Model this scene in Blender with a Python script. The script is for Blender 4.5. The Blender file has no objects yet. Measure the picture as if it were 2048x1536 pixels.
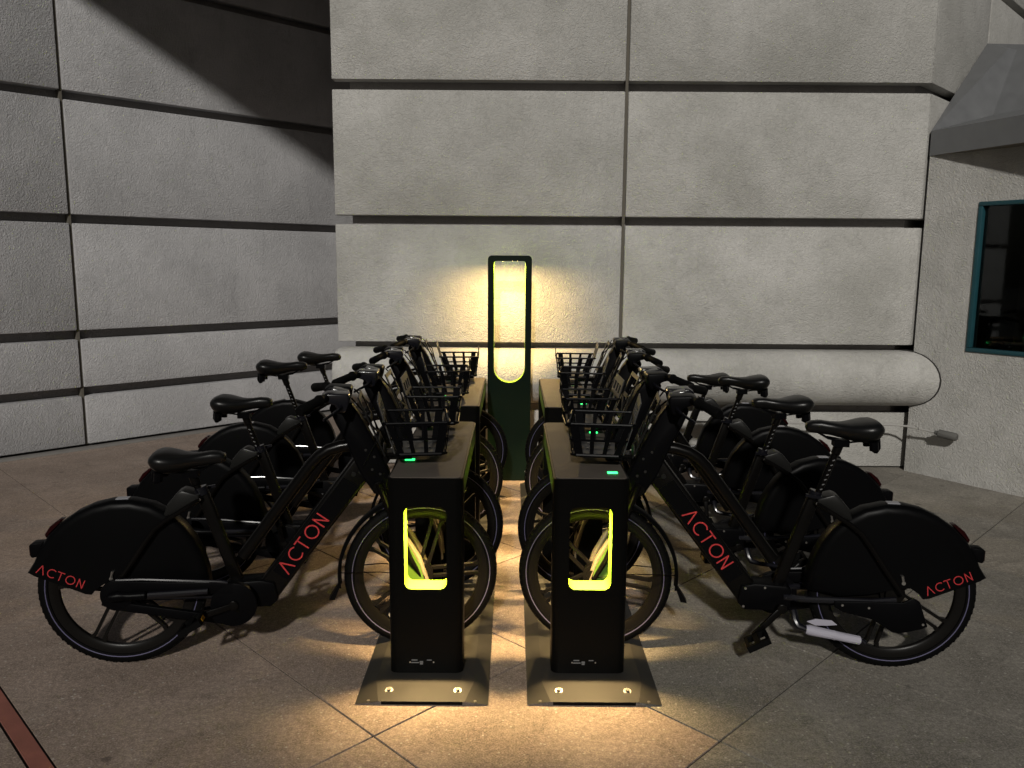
import bpy, bmesh, math, random
from mathutils import Vector, Matrix, Quaternion
random.seed(7)
R = math.radians
scene = bpy.context.scene
COL = scene.collection

# ------------------------------------------------------------------ camera
cam_d = bpy.data.cameras.new('camera'); cam = bpy.data.objects.new('camera', cam_d); COL.objects.link(cam)
cam_d.sensor_width = 36.0; cam_d.sensor_fit = 'HORIZONTAL'; cam_d.lens = 36.0 * 1600 / 2048
cam_d.clip_start = 0.05; cam_d.clip_end = 500
pitch = math.atan(243 / 1600); roll = 0.007
fw = Vector((0, math.cos(pitch), -math.sin(pitch))); rt = Vector((1, 0, 0)); up = rt.cross(fw)
r2 = rt * math.cos(roll) + up * math.sin(roll); u2 = -rt * math.sin(roll) + up * math.cos(roll)
m = Matrix((r2, u2, -fw)).transposed().to_4x4(); m.translation = (0, 0, 1.69)
cam.matrix_world = m
scene.camera = cam

# ------------------------------------------------------------------ sky, key light, exposure
SUN = Vector((0.10, 1.0, -0.60)).normalized()          # the way the light travels
world = bpy.data.worlds.new('World'); scene.world = world; world.use_nodes = True
wn = world.node_tree.nodes; wl = world.node_tree.links
sky = wn.new('ShaderNodeTexSky'); sky.sky_type = 'NISHITA'; sky.sun_disc = False
sky.sun_elevation = math.asin(-SUN.z); sky.sun_rotation = math.atan2(-SUN.x, -SUN.y)
sky.air_density = 1.0; sky.dust_density = 2.0
wl.new(sky.outputs[0], wn['Background'].inputs[0]); wn['Background'].inputs[1].default_value = 0.009
sd = bpy.data.lights.new('sun', 'SUN'); sun = bpy.data.objects.new('sun', sd); COL.objects.link(sun)
sd.energy = 2.45; sd.angle = R(2.4); sd.color = (1.0, 0.965, 0.90)
sun.rotation_mode = 'QUATERNION'; sun.rotation_quaternion = SUN.to_track_quat('-Z', 'Y'); sun.location = (0, -4, 8)
scene.view_settings.view_transform = 'Standard'; scene.view_settings.look = 'None'
scene.view_settings.exposure = 0.0; scene.view_settings.gamma = 1.0
scene.cycles.max_bounces = 5; scene.cycles.diffuse_bounces = 3; scene.cycles.glossy_bounces = 2; scene.cycles.transparent_max_bounces = 4

# ------------------------------------------------------------------ helpers
def link(o, parent=None):
    COL.objects.link(o)
    if parent is not None: o.parent = parent
    return o

def thing(name, label, cat, loc=(0, 0, 0), rz=0.0, group=None):
    o = bpy.data.objects.new(name, None); o.empty_display_size = 0.1
    o.location = loc; o.rotation_euler = (0, 0, rz); link(o)
    return tag(o, label, cat, group)

def tag(o, label, cat, group=None):
    o['label'] = label; o['category'] = cat
    if group: o['group'] = group
    return o

class MB:
    def __init__(s): s.v = []; s.f = []; s.mi = []
    def add(s, vs, fs, mi=0):
        b = len(s.v); s.v += [tuple(p) for p in vs]; s.f += [tuple(i + b for i in f) for f in fs]; s.mi += [mi] * len(fs); return s
    def box(s, a, b, mi=0):
        (x0, y0, z0), (x1, y1, z1) = a, b
        x0, x1 = min(x0, x1), max(x0, x1); y0, y1 = min(y0, y1), max(y0, y1); z0, z1 = min(z0, z1), max(z0, z1)
        return s.add([(x0,y0,z0),(x1,y0,z0),(x1,y1,z0),(x0,y1,z0),(x0,y0,z1),(x1,y0,z1),(x1,y1,z1),(x0,y1,z1)],
              [(3,2,1,0),(4,5,6,7),(0,1,5,4),(1,2,6,5),(2,3,7,6),(3,0,4,7)], mi)
    def prism(s, pts, axis, a, b, mi=0):
        """polygon in a plane extruded: axis 'z' pts=(x,y); axis 'y' pts=(x,z)"""
        n = len(pts)
        f = (lambda p, h: (p[0], p[1], h)) if axis == 'z' else (lambda p, h: (p[0], h, p[1]))
        vs = [f(p, a) for p in pts] + [f(p, b) for p in pts]
        fs = [tuple(range(n))[::-1], tuple(range(n, 2 * n))] + [(i, (i + 1) % n, n + (i + 1) % n, n + i) for i in range(n)]
        return s.add(vs, fs, mi)
    def bar(s, p, q, w, h, upv=(0, 0, 1), mi=0):
        p, q = Vector(p), Vector(q); d = (q - p).normalized(); sd_ = d.cross(Vector(upv))
        if sd_.length < 1e-4: sd_ = d.cross(Vector((0, 1, 0)))
        sd_.normalize(); un = sd_.cross(d)
        c = [sd_ * (w / 2) * i + un * (h / 2) * j for i, j in ((-1, -1), (1, -1), (1, 1), (-1, 1))]
        return s.add([p + k for k in c] + [q + k for k in c], [(0, 1, 2, 3), (7, 6, 5, 4), (0, 4, 5, 1), (1, 5, 6, 2), (2, 6, 7, 3), (3, 7, 4, 0)], mi)
    def tube(s, path, r, seg=10, closed=False, sy=1.0, cap=True, mi=0):
        P = [Vector(p) for p in path]; n = len(P)
        rr = r if isinstance(r, (list, tuple)) else [r] * n
        T = []
        for i in range(n):
            a = P[(i - 1) % n] if (closed or i > 0) else P[i]; b = P[(i + 1) % n] if (closed or i < n - 1) else P[i]
            T.append((b - a).normalized())
        ref = Vector((0, 0, 1)) if abs(T[0].z) < 0.9 else Vector((0, 1, 0))
        N = (ref - T[0] * ref.dot(T[0])).normalized(); vs = []; fs = []
        for i in range(n):
            N = (N - T[i] * N.dot(T[i])).normalized(); B = T[i].cross(N)
            for k in range(seg):
                a = 2 * math.pi * k / seg
                vs.append(P[i] + N * math.cos(a) * rr[i] + B * math.sin(a) * rr[i] * sy)
        for i in range(n if closed else n - 1):
            j = (i + 1) % n
            for k in range(seg): fs.append((i * seg + k, i * seg + (k + 1) % seg, j * seg + (k + 1) % seg, j * seg + k))
        if cap and not closed: fs += [tuple(range(seg))[::-1], tuple((n - 1) * seg + k for k in range(seg))]
        return s.add(vs, fs, mi)
    def ring(s, prof, seg=48, c=(0, 0, 0), a0=0.0, a1=2 * math.pi, mi=0):
        """revolve closed profile (r, y) about the y axis through c"""
        full = abs(a1 - a0 - 2 * math.pi) < 1e-6; n = len(prof); st = seg if full else seg + 1; vs = []; fs = []
        for i in range(st):
            a = a0 + (a1 - a0) * i / seg
            for r, y in prof: vs.append((c[0] + r * math.cos(a), c[1] + y, c[2] + r * math.sin(a)))
        for i in range(seg):
            j = (i + 1) % st
            for k in range(n): fs.append((i * n + k, i * n + (k + 1) % n, j * n + (k + 1) % n, j * n + k))
        if not full: fs += [tuple(range(n)), tuple(seg * n + k for k in range(n))[::-1]]
        return s.add(vs, fs, mi)
    def disc(s, c, r, y0, y1, seg=24, mi=0):
        return s.prism([(c[0] + r * math.cos(2 * math.pi * k / seg), c[1] + r * math.sin(2 * math.pi * k / seg)) for k in range(seg)], 'y', y0, y1, mi)
    def build(s, name, mats, parent=None, bevel=0.0, bseg=2, angle=35, loc=None):
        me = bpy.data.meshes.new(name); me.from_pydata(s.v, [], s.f)
        for mt in (mats if isinstance(mats, (list, tuple)) else [mats]): me.materials.append(mt)
        me.polygons.foreach_set('material_index', s.mi)
        bm = bmesh.new(); bm.from_mesh(me)
        bmesh.ops.recalc_face_normals(bm, faces=bm.faces)
        if bevel > 0:
            es = [e for e in bm.edges if len(e.link_faces) == 2 and e.calc_face_angle(0) > R(25)]
            bmesh.ops.bevel(bm, geom=es, offset=bevel, segments=bseg, profile=0.5, affect='EDGES', clamp_overlap=True)
        bm.to_mesh(me); bm.free()
        me.polygons.foreach_set('use_smooth', [True] * len(me.polygons)); me.set_sharp_from_angle(angle=R(angle))
        o = bpy.data.objects.new(name, me); link(o, parent)
        if loc: o.location = loc
        return o

def copy_tree(o, parent=None):
    c = o.copy(); COL.objects.link(c); c.parent = parent
    for ch in list(o.children): copy_tree(ch, c)
    return c

# ------------------------------------------------------------------ materials
def mat(name, col, rough=0.5, metal=0.0, spec=0.5, emit=None, estr=0.0, var=0.0, bump=0.0, bscale=200.0, coat=0.0):
    mt = bpy.data.materials.new(name); mt.use_nodes = True; nt = mt.node_tree; p = nt.nodes['Principled BSDF']
    p.inputs['Base Color'].default_value = (*col, 1); p.inputs['Roughness'].default_value = rough
    p.inputs['Metallic'].default_value = metal; p.inputs['Specular IOR Level'].default_value = spec
    p.inputs['Coat Weight'].default_value = coat
    if emit: p.inputs['Emission Color'].default_value = (*emit, 1); p.inputs['Emission Strength'].default_value = estr
    g = nt.nodes.new('ShaderNodeNewGeometry')
    if var:
        n = nt.nodes.new('ShaderNodeTexNoise'); n.inputs['Scale'].default_value = 9; n.inputs['Detail'].default_value = 5
        nt.links.new(g.outputs['Position'], n.inputs['Vector'])
        mx = nt.nodes.new('ShaderNodeMix'); mx.data_type = 'RGBA'
        mx.inputs['A'].default_value = (*[c * (1 - var) for c in col], 1); mx.inputs['B'].default_value = (*[min(1, c * (1 + var)) for c in col], 1)
        nt.links.new(n.outputs['Fac'], mx.inputs['Factor']); nt.links.new(mx.outputs['Result'], p.inputs['Base Color'])
        rr = nt.nodes.new('ShaderNodeMapRange'); rr.inputs['To Min'].default_value = max(0.05, rough - 0.12); rr.inputs['To Max'].default_value = min(1, rough + 0.12)
        nt.links.new(n.outputs['Fac'], rr.inputs['Value']); nt.links.new(rr.outputs['Result'], p.inputs['Roughness'])
    if bump:
        n2 = nt.nodes.new('ShaderNodeTexNoise'); n2.inputs['Scale'].default_value = bscale; n2.inputs['Detail'].default_value = 3
        nt.links.new(g.outputs['Position'], n2.inputs['Vector'])
        b = nt.nodes.new('ShaderNodeBump'); b.inputs['Strength'].default_value = bump; b.inputs['Distance'].default_value = 0.002
        nt.links.new(n2.outputs['Fac'], b.inputs['Height']); nt.links.new(b.outputs['Normal'], p.inputs['Normal'])
    return mt

def stucco(name, c0, c1, streak=0.0, bstr=0.75):
    mt = bpy.data.materials.new(name); mt.use_nodes = True; nt = mt.node_tree; p = nt.nodes['Principled BSDF']; L = nt.links.new
    p.inputs['Roughness'].default_value = 0.9; p.inputs['Specular IOR Level'].default_value = 0.25
    g = nt.nodes.new('ShaderNodeNewGeometry')
    def noise(sc, det, rough=0.55, dist=0.0, vec=None):
        n = nt.nodes.new('ShaderNodeTexNoise'); n.inputs['Scale'].default_value = sc; n.inputs['Detail'].default_value = det
        n.inputs['Roughness'].default_value = rough; n.inputs['Distortion'].default_value = dist
        L(vec or g.outputs['Position'], n.inputs['Vector']); return n
    def ramp(src, a, b, lo=0.0, hi=1.0):
        r_ = nt.nodes.new('ShaderNodeMapRange'); r_.inputs['From Min'].default_value = a; r_.inputs['From Max'].default_value = b
        r_.inputs['To Min'].default_value = lo; r_.inputs['To Max'].default_value = hi; L(src, r_.inputs['Value']); return r_.outputs['Result']
    def mix(f, a, b, bt='MIX'):
        mx = nt.nodes.new('ShaderNodeMix'); mx.data_type = 'RGBA'; mx.blend_type = bt
        if isinstance(f, float): mx.inputs['Factor'].default_value = f
        else: L(f, mx.inputs['Factor'])
        for k, x in (('A', a), ('B', b)):
            if isinstance(x, tuple): mx.inputs[k].default_value = (*x, 1)
            else: L(x, mx.inputs[k])
        return mx.outputs['Result']
    big = noise(1.3, 5, 0.6); mid = noise(7.0, 6, 0.65, 0.6); fine = noise(38, 3, 0.6, 2.0); grit = noise(120, 2)
    col = mix(ramp(big.outputs['Fac'], 0.35, 0.68), c0, c1)
    col = mix(ramp(mid.outputs['Fac'], 0.52, 0.78, 0, 0.45), col, tuple(c * 0.72 for c in c0))
    col = mix(ramp(fine.outputs['Fac'], 0.56, 0.72, 0, 0.22), col, tuple(c * 0.5 for c in c0))
    oi = nt.nodes.new('ShaderNodeObjectInfo')
    col = mix(ramp(oi.outputs['Random'], 0, 1, 0, 0.30), col, tuple(c * 0.72 for c in c0))      # tone from panel to panel
    if streak:
        mp = nt.nodes.new('ShaderNodeMapping'); mp.inputs['Scale'].default_value = (9, 9, 2.2); L(g.outputs['Position'], mp.inputs['Vector'])
        st = noise(1.4, 5, 0.7, 0.4, mp.outputs['Vector'])
        col = mix(ramp(st.outputs['Fac'], 0.56, 0.76, 0, streak), col, tuple(c * 0.45 for c in c0))
    L(col, p.inputs['Base Color'])
    ad = nt.nodes.new('ShaderNodeMath'); ad.operation = 'MULTIPLY_ADD'; ad.inputs[1].default_value = 0.3
    L(grit.outputs['Fac'], ad.inputs[0]); L(ramp(fine.outputs['Fac'], 0.36, 0.66), ad.inputs[2])
    b = nt.nodes.new('ShaderNodeBump'); b.inputs['Strength'].default_value = bstr; b.inputs['Distance'].default_value = 0.0055
    L(ad.outputs[0], b.inputs['Height']); L(b.outputs['Normal'], p.inputs['Normal'])
    return mt

def paving(name, c0, c1, dust):
    mt = bpy.data.materials.new(name); mt.use_nodes = True; nt = mt.node_tree; p = nt.nodes['Principled BSDF']; L = nt.links.new
    g = nt.nodes.new('ShaderNodeNewGeometry'); oi = nt.nodes.new('ShaderNodeObjectInfo')
    def noise(sc, det, rough=0.55, dist=0.0):
        n = nt.nodes.new('ShaderNodeTexNoise'); n.inputs['Scale'].default_value = sc; n.inputs['Detail'].default_value = det
        n.inputs['Roughness'].default_value = rough; n.inputs['Distortion'].default_value = dist; L(g.outputs['Position'], n.inputs['Vector']); return n.outputs['Fac']
    def ramp(src, a, b, lo=0.0, hi=1.0):
        r_ = nt.nodes.new('ShaderNodeMapRange'); r_.inputs['From Min'].default_value = a; r_.inputs['From Max'].default_value = b
        r_.inputs['To Min'].default_value = lo; r_.inputs['To Max'].default_value = hi; L(src, r_.inputs['Value']); return r_.outputs['Result']
    def mix(f, a, b, bt='MIX'):
        mx = nt.nodes.new('ShaderNodeMix'); mx.data_type = 'RGBA'; mx.blend_type = bt
        if isinstance(f, float): mx.inputs['Factor'].default_value = f
        else: L(f, mx.inputs['Factor'])
        for k, x in (('A', a), ('B', b)):
            if isinstance(x, tuple): mx.inputs[k].default_value = (*x, 1)
            else: L(x, mx.inputs[k])
        return mx.outputs['Result']
    col = mix(ramp(noise(2.2, 6, 0.6, 0.5), 0.35, 0.68), c0, c1)
    col = mix(ramp(oi.outputs['Random'], 0, 1, 0, 0.55), col, tuple(c * 0.68 for c in c0))
    col = mix(ramp(noise(5.0, 7, 0.7, 1.0), 0.52, 0.68, 0, 0.7), col, tuple(c * 0.48 for c in c0))        # damp and oily patches
    col = mix(ramp(noise(3.4, 8, 0.72, 0.3), 0.54, 0.74, 0, dust), col, (0.34, 0.31, 0.27))                 # scuffs and dust
    col = mix(ramp(noise(150, 3, 0.6), 0.40, 0.66, 0.0, 0.55), col, tuple(c * 1.75 for c in c1))            # sandy grain
    col = mix(ramp(noise(48, 4, 0.7), 0.36, 0.64, 0.0, 0.5), col, tuple(c * 0.5 for c in c0))                 # coarse mottle
    col = mix(ramp(noise(95, 2, 0.5), 0.66, 0.72, 0.0, 0.5), col, (0.03, 0.027, 0.023))                    # pits
    vo = nt.nodes.new('ShaderNodeTexVoronoi'); vo.inputs['Scale'].default_value = 26; L(g.outputs['Position'], vo.inputs['Vector'])
    col = mix(ramp(vo.outputs['Distance'], 0.09, 0.14, 0.6, 0.0), col, (0.42, 0.40, 0.36))                # pale chips
    v2 = nt.nodes.new('ShaderNodeTexVoronoi'); v2.inputs['Scale'].default_value = 3.1; L(g.outputs['Position'], v2.inputs['Vector'])
    col = mix(ramp(v2.outputs['Distance'], 0.045, 0.075, 0.6, 0.0), col, tuple(c * 0.35 for c in c0))       # trodden gum
    L(col, p.inputs['Base Color'])
    L(ramp(noise(6, 5), 0.35, 0.7, 0.62, 0.88), p.inputs['Roughness']); p.inputs['Specular IOR Level'].default_value = 0.35
    b = nt.nodes.new('ShaderNodeBump'); b.inputs['Strength'].default_value = 0.45; b.inputs['Distance'].default_value = 0.003
    L(noise(130, 4, 0.65), b.inputs['Height']); L(b.outputs['Normal'], p.inputs['Normal'])
    return mt

M = {}
M['stucco'] = stucco('beige_stucco', (0.365, 0.358, 0.335), (0.515, 0.504, 0.482), streak=0.2)
M['stucco_grey'] = stucco('grey_stucco', (0.385, 0.382, 0.390), (0.515, 0.510, 0.520), streak=0.30)
M['stucco_core'] = stucco('joint_mortar', (0.27, 0.255, 0.25), (0.33, 0.315, 0.31))
M['seal'] = mat('joint_seal', (0.10, 0.09, 0.072), 0.9, var=0.2)
M['shadow_line'] = mat('painted_shadow_line', (0.02, 0.018, 0.016), 0.95)  # near-black standing in for shade round the band's right end
M['slab_brown'] = paving('brown_paving', (0.160, 0.122, 0.098), (0.300, 0.236, 0.195), 0.25)
M['slab_grey'] = paving('grey_paving', (0.122, 0.111, 0.094), (0.245, 0.226, 0.195), 0.65)
M['earth'] = mat('joint_sand', (0.010, 0.009, 0.008), 0.95)
M['brick_red'] = mat('red_paving', (0.20, 0.070, 0.050), 0.9, var=0.4, bump=0.5, bscale=90)
M['kerb'] = mat('pale_mortar', (0.17, 0.16, 0.15), 0.9, var=0.2, bump=0.5, bscale=120)
M['plastic'] = mat('black_plastic', (0.002, 0.002, 0.0024), 0.36, spec=0.05)
M['fender'] = mat('matt_black_fender', (0.002, 0.002, 0.0022), 0.36, spec=0.05)
M['frame'] = mat('black_paint', (0.0025, 0.0022, 0.002), 0.25, spec=0.14)
M['gloss'] = mat('gloss_black', (0.005, 0.005, 0.007), 0.2, spec=0.4)
M['rubber'] = mat('rubber', (0.0025, 0.0025, 0.0025), 0.6, spec=0.05)
M['rim'] = mat('black_alloy', (0.005, 0.0045, 0.004), 0.3, spec=0.10)
M['vinyl'] = mat('saddle_vinyl', (0.005, 0.005, 0.005), 0.34, spec=0.25)
M['stripe'] = mat('reflective_stripe', (0.075, 0.07, 0.13), 0.4)
M['clear'] = mat('clear_reflector', (0.22, 0.22, 0.21), 0.25)
M['red_lens'] = mat('red_lens', (0.012, 0.0012, 0.0015), 0.2, spec=0.15)
M['red_text'] = mat('red_lettering', (0.40, 0.018, 0.022), 0.6)
M['steel'] = mat('steel', (0.42, 0.41, 0.39), 0.3, metal=0.3)
M['bolt'] = mat('bolt_zinc', (0.5, 0.48, 0.45), 0.35, metal=1.0)
M['screw_dark'] = mat('dark_screw', (0.06, 0.058, 0.055), 0.3, metal=0.8)
M['foam'] = mat('white_foam_wrap', (0.30, 0.29, 0.34), 0.7, var=0.1)
M['sticker'] = mat('grey_sticker', (0.25, 0.25, 0.27), 0.5)
M['amber'] = mat('amber_reflector', (0.20, 0.10, 0.006), 0.3)
M['white_ink'] = mat('white_print', (0.12, 0.12, 0.12), 0.6)
M['panel_grey'] = mat('grey_plate', (0.008, 0.008, 0.0075), 0.36, spec=0.2)
M['basket_plate'] = mat('basket_plate', (0.034, 0.034, 0.034), 0.4, spec=0.3)
M['dock'] = mat('dock_paint', (0.002, 0.002, 0.0018), 0.36, spec=0.07, bump=0.12, bscale=600)
M['totem'] = mat('totem_paint', (0.002, 0.007, 0.0035), 0.38, spec=0.15)
M['lime'] = mat('lime_paint', (0.26, 0.50, 0.02), 0.5)
M['lime_dim'] = mat('green_guide', (0.06, 0.12, 0.012), 0.5)
M['rail_green'] = mat('green_rail', (0.075, 0.17, 0.016), 0.5)
M['dock_top'] = mat('brown_grip_top', (0.062, 0.050, 0.040), 0.7, var=0.2, bump=0.5, bscale=500)
M['plate'] = mat('plate_paint', (0.020, 0.019, 0.017), 0.5, var=0.25, bump=0.15, bscale=300)
M['guide'] = mat('beige_guide', (0.16, 0.13, 0.08), 0.5)
M['lamp'] = mat('warm_lamp', (0.8, 0.7, 0.5), 0.5, emit=(1.0, 0.64, 0.25), estr=60.0)
M['lamp_totem'] = mat('warm_totem_lamp', (0.8, 0.7, 0.5), 0.5, emit=(1.0, 0.68, 0.28), estr=60.0)
M['led'] = mat('green_led', (0.1, 0.8, 0.4), 0.4, emit=(0.03, 1.0, 0.18), estr=3.2)
M['teal'] = mat('teal_frame', (0.009, 0.052, 0.066), 0.45, var=0.15)
M['awning'] = mat('awning_metal', (0.125, 0.128, 0.132), 0.5, metal=0.0, var=0.18)
M['soffit'] = mat('soffit_board', (0.13, 0.115, 0.09), 0.8, var=0.1)
M['dark_room'] = mat('dark_room', (0.10, 0.09, 0.078), 0.8, var=0.4)
M['shelf'] = mat('shelf_wood', (0.10, 0.07, 0.045), 0.6, var=0.3)
M['grey_rubber'] = mat('grey_rubber', (0.08, 0.078, 0.072), 0.75, var=0.2)
M['concrete'] = mat('shadow_slab_concrete', (0.3, 0.29, 0.27), 0.9, var=0.2)  # only on the unseen slab that shades the left wall
g = bpy.data.materials.new('window_glass'); g.use_nodes = True; nt = g.node_tree
for n in list(nt.nodes):
    if n.type != 'OUTPUT_MATERIAL': nt.nodes.remove(n)
out = [n for n in nt.nodes if n.type == 'OUTPUT_MATERIAL'][0]
tr = nt.nodes.new('ShaderNodeBsdfTransparent'); tr.inputs[0].default_value = (0.75, 0.80, 0.78, 1)
gl = nt.nodes.new('ShaderNodeBsdfGlossy'); gl.inputs['Roughness'].default_value = 0.03
fr = nt.nodes.new('ShaderNodeFresnel'); fr.inputs[0].default_value = 1.5
ms = nt.nodes.new('ShaderNodeMixShader'); nt.links.new(fr.outputs[0], ms.inputs[0]); nt.links.new(tr.outputs[0], ms.inputs[1]); nt.links.new(gl.outputs[0], ms.inputs[2])
nt.links.new(ms.outputs[0], out.inputs[0]); M['glass'] = g

# ------------------------------------------------------------------ ground
def structure(o): o['kind'] = 'structure'; return o
ground = structure(MB().add([(-60, -60, -0.007), (60, -60, -0.007), (60, 60, -0.007), (-60, 60, -0.007)], [(0, 1, 2, 3)]).build('ground', M['earth']))
S0, DS, T0, DT, GAP = 0.665, 0.868, 1.335, 0.890, 0.0085
q2 = math.sqrt(0.5)
def slab_mesh(name, w, h):
    return MB().box((-w / 2, -h / 2, -0.05), (w / 2, h / 2, 0.0)).build(name, M['slab_brown'], ground)
proto_slab = None
for i in range(-5, 9):
    for j in range(-5, 10):
        s0 = S0 + i * DS; t0 = T0 + j * DT; wv = DS
        if i == -1: wv = DS - 0.068                       # the red strip takes the edge of this row
        s = s0 + wv / 2; t = t0 + DT / 2
        x, y = (s - t) * q2, (s + t) * q2
        if not (1.3 < y < 10.2 and -6.2 < x < 5.6): continue
        if y - 6.605 > (x + 4.337) + 1.0 or (y > 7.7 and x > -0.6): continue
        mesh_name = 'paving_slab'
        if i == -1: o = slab_mesh(mesh_name, wv - GAP, DT - GAP)
        elif proto_slab is None: proto_slab = o = slab_mesh(mesh_name, DS - GAP, DT - GAP)
        else: o = proto_slab.copy(); COL.objects.link(o)
        o.location = (x, y, random.uniform(-0.0008, 0.0008)); o.rotation_euler = (0, 0, R(45))
        o.material_slots[0].link = 'OBJECT'
        o.material_slots[0].material = M['slab_grey'] if (x > 0.35 and y < 6.2) or (x > 2.0) or (x > -0.3 and y < 2.5) else M['slab_brown']
strip = MB()
strip.box((-0.028, -4, -0.05), (0.028, 4, 0.0012))
strip = structure(strip.build('paving_strip', M['brick_red']))
strip.location = (0.6315 * q2 - 3.0 * q2, 0.6315 * q2 + 3.0 * q2, 0); strip.rotation_euler = (0, 0, R(45))

# ------------------------------------------------------------------ panelled wall on the left
LWD = Vector((1.307, 1.294, 0)).normalized()
lw = thing('panelled_wall', 'grey stucco wall of large panels with dark grooves, crossed by a diagonal shadow', 'wall',
           (-4.337, 6.605, 0), math.atan2(LWD.y, LWD.x))
MB().box((-3.5, 0.11, -0.1), (4.9, 0.5, 6.3)).build('wall_core', M['stucco_core'], lw)
rows = [(0.035, 0.474), (0.556, 0.985), (1.067, 2.003), (2.079, 3.042), (3.118, 4.07), (4.145, 5.2), (5.275, 6.3)]
for z0, z1 in rows:
    for x0, x1 in ((-3.5, 0.674), (0.700, 4.88)):
        b = MB().box((x0, 0, z0), (x1, 0.109, z1)); b.build('wall_panel', M['stucco_grey'], lw, bevel=0.010)
MB().box((0.676, 0.022, 0.03), (0.698, 0.108, 6.3)).build('joint_seal', M['seal'], lw)
kerb = structure(MB().box((-3.5, -0.085, -0.04), (4.0, 0.10, 0.012)).build('kerb_strip', M['kerb'], bevel=0.004))
kerb.location = lw.location; kerb.rotation_euler = lw.rotation_euler

# ------------------------------------------------------------------ concrete building behind the docks
bl = thing('concrete_building', 'beige stucco building block of large panels behind the docks, with rounded band at its foot', 'building', (0.9, 6.5, 0))
def W(p): return (p[0] - 0.9, p[1] - 6.5)
D = 0.11; mt_ = D * math.tan(R(22.5)); c45 = q2
def ret(s, d): return (3.25 + s * c45 - d * c45, 6.5 + s * c45 + d * c45)     # along the receding return, depth d
core = [(-1.300, 6.61), (3.17, 6.61), ret(3.0, 0.111), (1.0, 9.6), (-1.295, 9.6)]
MB().prism([W(p) for p in core], 'z', -0.1, 6.2).build('wall_core', M['stucco_core'], bl)
brow = [(1.045, 1.985), (2.055, 3.015), (3.09, 4.05), (4.125, 5.10), (5.17, 6.2)]
for z0, z1 in brow:
    for poly in ([(-1.42, 6.5), (0.868, 6.5), (0.868, 6.609), (-1.42, 6.609)],
                 [(0.894, 6.5), (3.25, 6.5), (3.25 - mt_ - 0.001, 6.609), (0.894, 6.609)],
                 [(3.2507, 6.5007), ret(1.30, 0), ret(1.30, D), (3.2507 - mt_, 6.6097)],
                 [ret(1.325, 0), ret(3.0, 0), ret(3.0, D), ret(1.325, D)]):
        MB().prism([W(p) for p in poly], 'z', z0, z1).build('wall_panel', M['stucco'], bl, bevel=0.010)
MB().box((0.870 - 0.9, 0.020, 1.0), (0.892 - 0.9, 0.108, 6.2)).build('joint_seal', M['seal'], bl)
# rounded band
prof = [(6.60, 0.545), (6.52, 0.545)] + [(6.52 - 0.235 * math.sin(a), 0.77 - 0.225 * math.cos(a)) for a in [R(k) for k in range(12, 169, 12)]] + [(6.52, 0.995), (6.60, 0.995)]
b = MB(); xs = [(-1.44, 0.86), (-1.432, 0.94), (-1.405, 0.985), (-1.37, 1.0), (0.4, 1.0), (2.0, 1.0), (3.60, 1.0)]; vs = []; fs = []; n = len(prof)
for x, sc in xs:
    for y, z in prof: vs.append((x - 0.9, 6.56 + (y - 6.56) * sc - 6.5, 0.77 + (z - 0.77) * sc))
for i in range(len(xs) - 1):
    for k in range(n): fs.append((i * n + k, i * n + (k + 1) % n, (i + 1) * n + (k + 1) % n, (i + 1) * n + k))
fs += [tuple(range(n)), tuple((len(xs) - 1) * n + k for k in range(n))[::-1]]
b.add(vs, fs); b.build('rounded_band', M['stucco'], bl, angle=50)
MB().box((-1.30 - 0.9, 0.07, 0.012), (3.45 - 0.9, 0.109, 0.475)).build('plinth_panel', M['stucco'], bl, bevel=0.008)
LWinv = (Matrix.Translation(lw.location) @ Matrix.Rotation(lw.rotation_euler.z, 4, 'Z')).inverted()
rp = [(-1.79, 3.773), (-6.4, 5.00), (-6.4, 5.9), (-1.8, 9.2), (-1.46, 6.5)]
MB().prism([tuple((LWinv @ Vector((x, y, 0)))[:2]) for x, y in rp], 'z', 5.6, 5.8).build('shadow_slab', M['concrete'], lw)  # unseen slab added overhead, its edge shaped to cast the wall's diagonal shadow

# ------------------------------------------------------------------ kiosk on the right with window and awning
KD = Vector((0.564, -0.825, 0)).normalized(); ka = math.atan2(KD.y, KD.x)
KO = Vector((3.259, 6.494, 0))
ki = thing('kiosk', 'beige stucco kiosk at the right edge with dark window under a grey metal awning', 'kiosk', KO, ka)
xa, xb, za, zb_ = 0.425, 1.75, 1.035, 2.165
b = MB()
X = [0.016, xa, xb, 3.2]; Z = [-0.1, za, zb_, 2.60]
idx = {}
for iy, y in enumerate((0.0, 0.16)):
    for i, x in enumerate(X):
        for j, z in enumerate(Z):
            idx[iy, i, j] = len(b.v); b.v.append((x, y, z))
for iy in (0, 1):
    for i in range(3):
        for j in range(3):
            if (i, j) != (1, 1): b.f.append((idx[iy, i, j], idx[iy, i + 1, j], idx[iy, i + 1, j + 1], idx[iy, i, j + 1])); b.mi.append(0)
for (i0, j0, i1, j1) in ((1, 1, 2, 1), (2, 1, 2, 2), (2, 2, 1, 2), (1, 2, 1, 1)):
    b.f.append((idx[0, i0, j0], idx[0, i1, j1], idx[1, i1, j1], idx[1, i0, j0])); b.mi.append(0)
for i in range(3):
    for j in (0, 3): b.f.append((idx[0, i, j], idx[0, i + 1, j], idx[1, i + 1, j], idx[1, i, j])); b.mi.append(0)
for j in range(3):
    for i in (0, 3): b.f.append((idx[0, i, j], idx[0, i, j + 1], idx[1, i, j + 1], idx[1, i, j])); b.mi.append(0)
b.build('wall', M['stucco'], ki)
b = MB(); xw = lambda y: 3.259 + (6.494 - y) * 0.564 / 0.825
pr = [(6.56 + (y - 6.56) * 1.022, 0.77 + (z - 0.77) * 1.022) for y, z in prof]; n = len(pr)
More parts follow.
